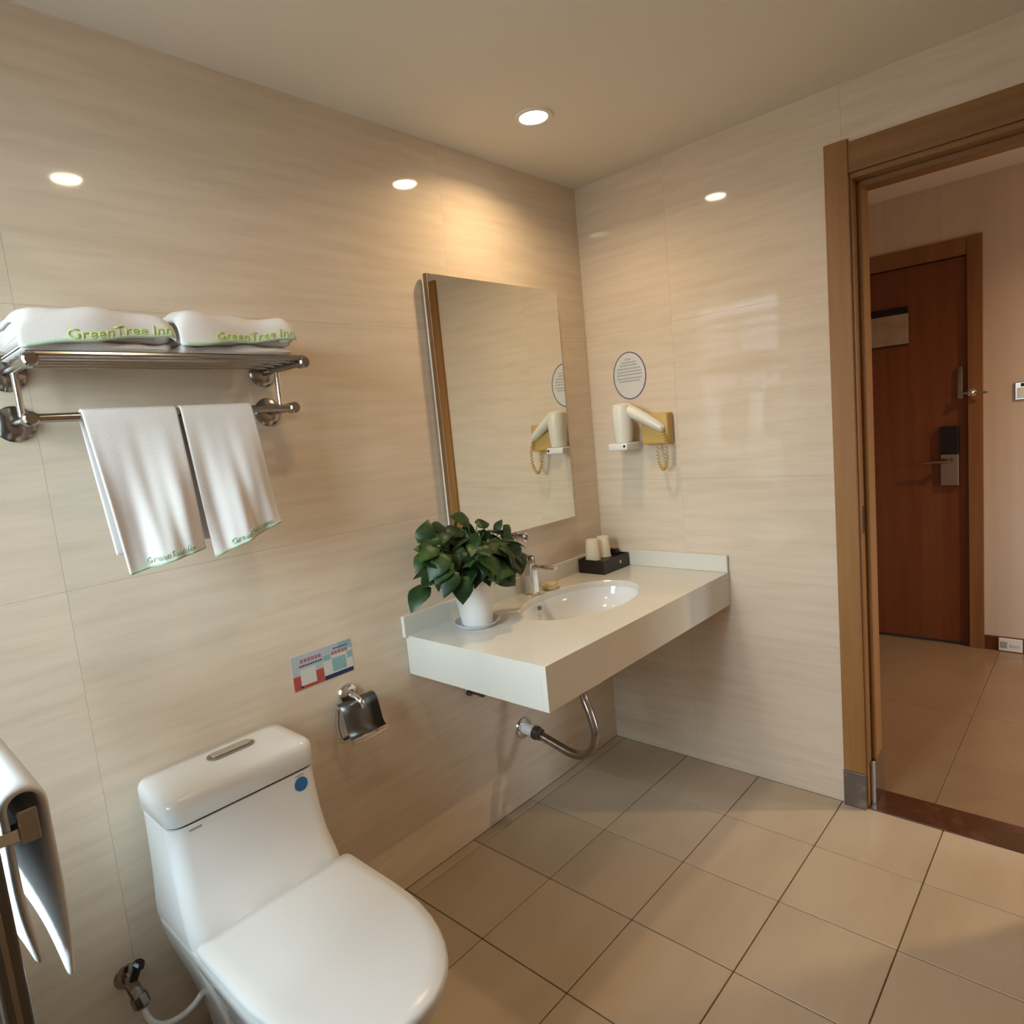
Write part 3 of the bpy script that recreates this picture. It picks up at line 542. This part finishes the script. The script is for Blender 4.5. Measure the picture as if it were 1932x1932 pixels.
obj('maker_mark', B((0.1955, TC - 0.134, 0.622), (0.1975, TC - 0.108, 0.6265)), M['ink_grey'], tl)
sv = thing('supply_valve', (0, -1.965, 0.25), 'chrome angle valve with hose on the wall beside the toilet', 'valve')
bm = NB(); lathe(bm, [(0.027, 0.0005), (0.026, 0.004), (0.014, 0.008)], (0, -1.965, 0.262), (1, 0, 0), 22); sm(bm, M['steel'], 'wall_flange', sv)
bm = NB(); tube(bm, [(0.006, -1.965, 0.262), (0.050, -1.965, 0.262)], 0.012, 14); tube(bm, [(0.034, -1.966, 0.262), (0.050, -1.960, 0.232)], 0.014, 14); lathe(bm, [(0.017, 0), (0.018, 0.003), (0.018, 0.024), (0.014, 0.028)], (0.048, -1.961, 0.238), (0.35, 0.15, -0.9), 8); sm(bm, M['steel'], 'valve_body', sv, 25)
bm = NB(); tube(bm, [(0.04, -1.963, 0.270), (0.044, -1.950, 0.300)], 0.009, 12); lathe(bm, [(0.013, 0), (0.014, 0.006), (0.010, 0.012)], (0.044, -1.950, 0.298), (0.2, 0.4, 0.9), 6); sm(bm, M['black'], 'handle', sv, 25)
bm = NB(); tube(bm, spline([(0.056, -1.958, 0.214), (0.064, -1.950, 0.178), (0.078, -1.930, 0.158), (0.092, -1.895, 0.160), (0.106, -1.870, 0.178), (0.114, -1.853, 0.198)], 8), 0.0065, 10); sm(bm, M['white_plastic'], 'hose', sv)

# ------------------------------------------------------------------ towel rack
RY0, RY1, RZU, RZL = -1.98, -1.44, 1.604, 1.504
rk = thing('towel_rack', (0, -1.71, RZL), 'steel towel shelf with hanging rail on the left wall', 'towel rack')
for y in (RY0, RY1):
    for z, L_ in ((RZU, 0.215), (RZL, 0.145)):
        bm = NB(); lathe(bm, [(0.036, 0.0005), (0.036, 0.004), (0.030, 0.010), (0.014, 0.016)], (0, y, z), (1, 0, 0), 26); sm(bm, M['steel'], 'wall_rosette', rk)
        bm = NB(); tube(bm, [(0.012, y, z), (L_ - 0.012, y, z)], 0.0095, 14); lathe(bm, [(0.0095, -0.02), (0.0135, -0.016), (0.0135, 0.008), (0.010, 0.012)], (L_ - 0.012, y, z), (1, 0, 0), 16); sm(bm, M['steel'], 'bracket_arm', rk)
    bm = NB(); tube(bm, [(0.073, y, RZL + 0.008), (0.073, y, RZU - 0.008)], 0.0065, 12); sm(bm, M['chrome'], 'post', rk)
for x in (0.045, 0.085, 0.125, 0.165, 0.203):
    bm = NB(); tube(bm, [(x, RY0 - 0.004, RZU + 0.010), (x, RY1 + 0.004, RZU + 0.010)], 0.0065, 10); sm(bm, M['steel'], 'shelf_bar', rk)
bm = NB(); tube(bm, [(0.133, RY0 - 0.004, RZL), (0.133, RY1 + 0.004, RZL)], 0.009, 14); sm(bm, M['steel'], 'hanging_rail', rk)

# hanging towels
def hang_towel(name, yl, yr, bl, br, label, seed, xr=0.133, rz=RZL):
    t = thing(name, (xr, (yl + yr) / 2, rz), label, 'towel', 'hand towels on the rail')
    rnd = random.Random(seed); ph = [rnd.uniform(0, 6.3) for _ in range(4)]
    R_ = 0.0135; back = 0.285
    def surf(u, v, off=0.0):
        zb = bl[1] + (br[1] - bl[1]) * u; front = rz - zb; arc = PI * R_; Lt = back + arc + front; s = v * Lt
        yt = yl + (yr - yl) * u; yb = bl[0] + (br[0] - bl[0]) * u
        if s < back: f = (back - s) / back; x, z = xr - R_ - 0.004 * f, rz - (back - s); y = yt + (yb - yt) * 0.75 * f
        elif s < back + arc: a = (s - back) / R_; x = xr - (R_ + off) * math.cos(a); z = rz + (R_ + off) * math.sin(a); y = yt; f = 0
        else:
            f = (s - back - arc) / front; z = rz - f * front; y = yt + (yb - yt) * f
            wv = 0.010 * math.sin(u * 6.5 + ph[0] + f * 2.6) + 0.004 * math.sin(u * 15 + ph[1] - f * 2.5) + 0.0015 * math.sin(u * 31 + ph[2])
            x = xr + R_ + off + (wv + 0.008) * min(1, f * 1.6) * (0.35 + 0.65 * f)
        return Vector((x, y, z))
    bm = NB(); grid(bm, surf, 36, 70)
    obj('terry_cloth', bm, M['towel'], t, True, [('SOLIDIFY', dict(thickness=0.0055, offset=0.0)), ('SUBSURF', dict(levels=1, render_levels=1))])
    bm = NB(); grid(bm, lambda u, v: surf(u, 0.990 + 0.0095 * v, 0.0032), 36, 1)
    obj('green_hem', bm, M['green_hem'], t, True, [('SOLIDIFY', dict(thickness=0.0012, offset=0.0))])
    tb, w = text_mesh('GreenTree Inn', 0.021); Lh = back + PI * R_ + rz - (bl[1] + br[1]) / 2
    for v_ in tb.verts:
        u = 0.22 + v_.co.x / w * 0.62; vv = 1 - (0.011 + max(v_.co.y, -0.004) * 0.8) / Lh
        v_.co = surf(u, vv, 0.0052)
    o = obj('embroidery', tb, M['green_hem'], t); o.modifiers.new('s', 'SOLIDIFY').thickness = 0.0006
hang_towel('hand_towel', -1.899, -1.721, (-1.864, 1.178), (-1.706, 1.204), 'white hand towel hanging at the left on the rail', 3)
hang_towel('hand_towel', -1.714, -1.553, (-1.690, 1.180), (-1.520, 1.232), 'white hand towel hanging at the right on the rail, nearer the mirror', 11)

# folded towels on the shelf
def folded_towel(y0_, y1_, h, label, seed, slant):
    z0 = RZU + 0.0168; t = thing('folded_towel', (0.115, (y0_ + y1_) / 2, z0), label, 'towel', 'folded bath towels on the shelf')
    rnd = random.Random(seed); ph = [rnd.uniform(0, 6.3) for _ in range(6)]
    X0, X1 = 0.018, 0.198
    def slab(zb, zt, xin, name, k):
        bm = NB(); n = 26; rings = []
        for i in range(n + 1):
            u = i / n; y = y0_ + 0.006 + (y1_ - y0_ - 0.014) * u; rg = []
            e = max(0.0, 1 - min(u, 1 - u) / 0.05); sq = 1 - 0.45 * e * e
            wz = 0.003 * math.sin(u * 9 + ph[k]) + 0.002 * math.sin(u * 21 + ph[k + 1]); wx = 0.004 * math.sin(u * 7 + ph[k])
            zm = (zb + zt) / 2; hz = (zt - zb) / 2 * sq; r = hz
            for j in range(20):
                a = 2 * PI * j / 20; ca, sa = math.cos(a), math.sin(a)
                px_ = (X1 - xin + wx - r if ca > 0 else X0 + r) + ca * r; rg.append((px_, y, max(zb, zm + sa * hz + (wz if sa > -0.3 else 0))))
            rings.append(rg)
        loft(bm, rings); obj(name, bm, M['towel'], t, True)
    slab(z0, z0 + 0.020, 0.004, 'lower_fold', 0); slab(z0 + 0.019, z0 + 0.042, 0.010, 'middle_fold', 2)
    def flap(u, v, off=0.0):   # from the wall side over the top and down the front
        y = y0_ + (y1_ - y0_) * u; lowz = z0 + slant[0] + (slant[1] - slant[0]) * u + 0.002 * math.sin(u * 14 + ph[1])
        e = max(0.0, 1 - min(u, 1 - u) / 0.10); top = z0 + h - 0.020 * e * e + 0.004 * math.sin(u * 6 + ph[2]) + 0.002 * math.sin(u * 17 + ph[3])
        rc = 0.028
        xf = X1 + 0.006 + 0.004 * math.sin(u * 8 + ph[4]); straight = xf - rc - X0; arc = PI / 2 * rc; drop = max(0.004, top - rc - lowz); Lt = 0.03 + straight + arc + drop; s = v * Lt
        if s < 0.03: p = Vector((X0, y, top - 0.03 + s)); n = Vector((-1, 0, 0))
        elif s < 0.03 + straight: f = s - 0.03; p = Vector((X0 + f, y, top + 0.004 * math.sin(PI * f / straight) + 0.002 * math.sin(f * 60 + u * 9))); n = Vector((0, 0, 1))
        elif s < 0.03 + straight + arc: a = (s - 0.03 - straight) / rc; p = Vector((xf - rc + math.sin(a) * rc, y, top - rc + math.cos(a) * rc)); n = Vector((math.sin(a), 0, math.cos(a)))
        else: f = s - 0.03 - straight - arc; p = Vector((xf + 0.06 * f, y, top - rc - f)); n = Vector((1, 0, 0.06))
        p.y += 0.0
        return p + n * off
    bm = NB(); grid(bm, flap, 34, 34)
    obj('outer_flap', bm, M['towel'], t, True, [('SOLIDIFY', dict(thickness=0.009, offset=0.0)), ('SUBSURF', dict(levels=1, render_levels=1))])
    for uu in (0.02, 0.98):     # closed ends of the bundle
        bm = NB(); sg = 1 if uu < 0.5 else -1
        prof_ = [flap(uu, i / 24, -0.004) for i in range(25)]; lowp = z0 + 0.030
        prof_ = [Vector((p.x, p.y, max(p.z, lowp))) for p in prof_]
        prof_ = [p for i, p in enumerate(prof_) if i == 0 or (p - prof_[i - 1]).length > 1e-4]
        prof_[0].z = lowp; prof_[-1].z = lowp
        a_ = [bm.verts.new(p + Vector((0, sg * 0.004, 0))) for p in prof_]; b_ = [bm.verts.new(Vector((0.108 + (p.x - 0.108) * 0.93, p.y, z0 + 0.05 + (p.z - z0 - 0.05) * 0.85))) for p in prof_]; c_ = [bm.verts.new(p + Vector((0, sg * 0.03, 0))) for p in prof_]
        n2 = len(a_)
        for i in range(n2):
            j = (i + 1) % n2; bm.faces.new((a_[i], a_[j], b_[j], b_[i])); bm.faces.new((a_[i], a_[j], c_[j], c_[i]))
        bm.faces.new(b_); bm.faces.new(c_); obj('side_fold', bm, M['towel'], t, True)
    bm = NB(); grid(bm, lambda u, v: flap(0.02 + 0.96 * u, 0.975 + 0.022 * v, 0.0050), 34, 1); obj('green_hem', bm, M['green_hem'], t, True, [('SOLIDIFY', dict(thickness=0.001, offset=0.0))])
    tb, w = text_mesh('GreenTree Inn', 0.027)
    for v_ in tb.verts:
        u = 0.27 + v_.co.x / w * 0.70; y_ = v_.co.y
        vv = 1 - (0.005 + max(y_, -0.005) * 1.0) / (0.03 + 0.16 + 0.044 + max(0.004, h - 0.028 - slant[0] - (slant[1] - slant[0]) * u))
        v_.co = flap(u, vv, 0.0056)
    o = obj('embroidery', tb, M['green_thread'], t); o.modifiers.new('s', 'SOLIDIFY').thickness = 0.0006
folded_towel(-1.992, -1.722, 0.076, 'folded white bath towel with green lettering at the left end of the shelf', 5, (0.004, 0.034))
folded_towel(-1.716, -1.452, 0.082, 'folded white bath towel with green lettering at the mirror end of the shelf', 9, (0.012, 0.034))

# ------------------------------------------------------------------ potted plant
PX, PY = 0.135, -0.902
ss = thing('plant_saucer', (PX, PY, CT), 'round pale saucer under the potted plant on the counter', 'saucer')
bm = NB(); lathe(bm, [(0.056, 0.0004), (0.063, 0.002), (0.071, 0.013), (0.073, 0.014), (0.071, 0.015), (0.060, 0.005), (0.004, 0.0045)], (PX, PY, CT), (0, 0, 1), 40); sm(bm, M['saucer'], 'dish', ss)
bm = NB(); lathe(bm, [(0.0725, 0.0), (0.0742, 0.001), (0.0725, 0.002)], (PX, PY, CT + 0.0135), (0, 0, 1), 40, False, False); sm(bm, M['saucer'], 'rim', ss)
pl = thing('potted_pothos', (PX, PY, CT + 0.005), 'bushy dark green pothos in a white pot on the counter', 'plant')
z = CT + 0.005
bm = NB(); lathe(bm, [(0.046, 0.0005), (0.049, 0.003), (0.0675, 0.132), (0.071, 0.134), (0.072, 0.150), (0.069, 0.151), (0.065, 0.134), (0.004, 0.130)], (PX, PY, z), (0, 0, 1), 40); sm(bm, M['pot'], 'pot', pl)
bm = NB(); lathe(bm, [(0.0645, 0.130), (0.062, 0.137), (0.03, 0.141), (0.004, 0.140)], (PX, PY, z), (0, 0, 1), 28); sm(bm, M['soil'], 'soil', pl)
def leaf_mesh(curl, wid):
    bm = NB(); rows = []
    outl = [(0.0, 0.02), (0.06, 0.28), (0.18, 0.44), (0.34, 0.50), (0.52, 0.44), (0.70, 0.31), (0.86, 0.15), (1.0, 0.0)]
    for t, w in outl:
        w *= wid; zc = -curl * t * t + 0.05 * math.sin(t * 3)
        back_ = 0.10 if t == 0.06 else 0.0
        rows.append([(t - back_, -w, zc - 0.10 * w), (t - back_ * 0.5, -w * 0.5, zc + 0.10 * w), (t, 0, zc), (t - back_ * 0.5, w * 0.5, zc + 0.10 * w), (t - back_, w, zc - 0.10 * w)])
    loft(bm, rows, False, False, closed=False)
    me = bpy.data.meshes.new('leaf'); bmesh.ops.remove_doubles(bm, verts=bm.verts, dist=1e-5); bm.to_mesh(me); bm.free(); me.materials.append(M['leaf'])
    for p in me.polygons: p.use_smooth = True
    return me
LM = [leaf_mesh(0.35, 0.86), leaf_mesh(0.15, 0.78), leaf_mesh(0.55, 0.95), leaf_mesh(0.25, 0.70)]
top = Vector((PX, PY, CT + 0.142))
rl = random.Random(21)
def place_leaf(base, tipdir, normal, size, k):
    x = tipdir.normalized(); zv = (normal - x * normal.dot(x)).normalized(); y = zv.cross(x)
    me = LM[k % 4]; o = bpy.data.objects.new('leaf', me); COL.objects.link(o); o.parent = pl
    mm = Matrix((x, y, zv)).transposed().to_4x4(); mm = mm @ Matrix.Diagonal((size, size, size * 1.0, 1)); mm.translation = base - pl.location
    o.matrix_basis = mm
    st = NB(); mid = (top + base) / 2 + Vector((0, 0, 0.025)); r0 = top + Vector((rl.uniform(-.03, .03), rl.uniform(-.03, .03), -0.002))
    tube(st, spline([r0, mid, base], 4), 0.0018, 5, False); obj('stem', st, M['stem'], pl, True)
bush = Vector((PX + 0.012, PY + 0.006, 1.005))
NL = 105
for k in range(NL):      # shell of outward drooping leaves
    e = math.asin(-0.28 + 1.24 * (k + 0.5) / NL) if -0.28 + 1.24 * (k + 0.5) / NL < 1 else PI / 2
    a = k * 2.39996 + rl.uniform(-.25, .25); rr_ = rl.uniform(0.55, 1.0)
    d = Vector((math.cos(a) * math.cos(e), math.sin(a) * math.cos(e), math.sin(e)))
    base = bush + Vector((d.x * 0.102, d.y * 0.138, d.z * 0.108)) * rr_
    size = rl.uniform(.058, .084)
    tip = Vector((d.x, d.y, 0)) * rl.uniform(.5, 1.0) + Vector((rl.uniform(-.4, .4), rl.uniform(-.4, .4), rl.uniform(-1.1, .25) - 0.15 * d.z))
    if base.x < 0.05: base.x = 0.05 + rl.random() * 0.02
    if base.x + tip.normalized().x * size < 0.015: tip.x = abs(tip.x) * 0.2
    nrm = d * 0.9 + Vector((rl.uniform(-.5, .5), rl.uniform(-.5, .5), 0.75 + rl.uniform(-.3, .4)))
    place_leaf(base, tip, nrm, size, rl.randrange(4))
# leaves that stand out in the photograph: (base px, tip px, size factor, distance from the wall)
for k, (b0, t0, dx) in enumerate([((801, 1106), (772, 1142), .02), ((826, 1080), (796, 1104), .03), ((800, 1025), (806, 985), .01), ((856, 1078), (838, 1122), .08), ((872, 1088), (872, 1138), .09), ((935, 1060), (978, 1104), .06), ((950, 1062), (960, 1104), .07),
        ((885, 985), (858, 970), .00), ((900, 990), (925, 982), -.01), ((935, 1000), (946, 980), .0), ((948, 1000), (975, 1018), .0), ((800, 1045), (784, 1075), .02), ((975, 1050), (990, 1085), .02), ((845, 1060), (822, 1098), .06), ((905, 1060), (892, 1098), .09), ((822, 1030), (793, 1052), .04), ((832, 1008), (800, 1018), .02), ((842, 1000), (815, 990), .0), ((838, 1045), (812, 1078), .06), ((822, 1022), (852, 1000), .03),
        ((962, 1032), (988, 1062), .03), ((952, 1015), (978, 1034), .01), ((952, 1045), (938, 1085), .08), ((870, 1000), (838, 1003), .01), ((815, 1045), (792, 1030), .01), ((830, 1062), (800, 1062), .04)]):
    base = on_plane(*b0, 0, PX + dx); tipp = on_plane(*t0, 0, PX + dx + 0.012); v = tipp - base
    place_leaf(base, v, -CF + Vector((rl.uniform(-.3, .3), rl.uniform(-.3, .3), 0.6)), v.length * 1.05, k)

# ------------------------------------------------------------------ shower screen and its towel bar (left edge of the picture)
SG = -2.212
sc_ = thing('shower_screen', (0.33, SG, 0), 'glass shower screen with dark metal edge post at the left edge', 'shower screen')
bm = NB(); box(bm, (0.630, SG - 0.014, 0.0005), (0.668, SG + 0.013, 1.95), 0.003); obj('edge_post', bm, M['dark_metal'], sc_)
obj('post_groove', B((0.6685, SG - 0.004, 0.001), (0.6695, SG + 0.002, 1.948)), M['steel'], sc_)
obj('wall_channel', B((0.0008, SG - 0.013, 0.0005), (0.028, SG + 0.013, 1.95), 0.002), M['dark_metal'], sc_)
obj('top_rail', B((0.028, SG - 0.010, 1.925), (0.630, SG + 0.010, 1.95), 0.002), M['dark_metal'], sc_)
obj('bottom_rail', B((0.028, SG - 0.010, 0.0005), (0.630, SG + 0.010, 0.03), 0.002), M['dark_metal'], sc_)
obj('glass_panel', B((0.028, SG - 0.004, 0.03), (0.630, SG + 0.004, 1.925)), M['shower_glass'], sc_)
br = thing('screen_towel_bar', (0.40, -2.165, 0.95), 'square chrome towel bar bracketed to the shower screen', 'towel bar')
BZ, BYc = 0.985, -2.166
bm = NB(); box(bm, (0.12, BYc - 0.008, BZ - 0.010), (0.648, BYc + 0.008, BZ + 0.010), 0.0015); obj('bar', bm, M['chrome'], br)
obj('end_plate', B((0.648, BYc - 0.011, BZ - 0.030), (0.656, BYc + 0.010, BZ + 0.012), 0.002), M['steel'], br)
for x in (0.14, 0.648 - 0.02):
    bm = NB(); box(bm, (x, SG + 0.0135, BZ - 0.026), (x + 0.02, BYc - 0.0005, BZ - 0.0105), 0.001); obj('bracket', bm, M['chrome'], br)
bt_ = thing('bath_mat', (0.45, BYc, 0.75), 'thick white bath mat folded over the bar on the shower screen', 'bath mat')
def mat_surf(u, v):
    xx = 0.20 + (0.645 - 0.20) * u; R_ = 0.0165; fr_, bk_ = 0.250, 0.180 + 0.03 * u; arc = PI * R_; s = v * (fr_ + arc + bk_); zc = BZ + 0.012
    if s < bk_: f = (bk_ - s) / bk_; return Vector((xx + 0.010 * f * math.sin(4 * f), BYc - R_ + 0.004 * math.sin(f * 5 + u * 9) * f + 0.004 * f, zc - (bk_ - s)))
    if s < bk_ + arc: a = (s - bk_) / R_; return Vector((xx, BYc - R_ * math.cos(a), zc + R_ * math.sin(a)))
    f = (s - bk_ - arc) / fr_; return Vector((xx - 0.01 * f, BYc + R_ + 0.003 * math.sin(f * 4 + u * 6) * f - 0.004 * f * f, zc - f * fr_))
bm = NB(); grid(bm, mat_surf, 24, 60); obj('terry_cloth', bm, M['towel_dark'], bt_, True, [('SOLIDIFY', dict(thickness=0.009, offset=1.0)), ('SUBSURF', dict(levels=1, render_levels=1))])
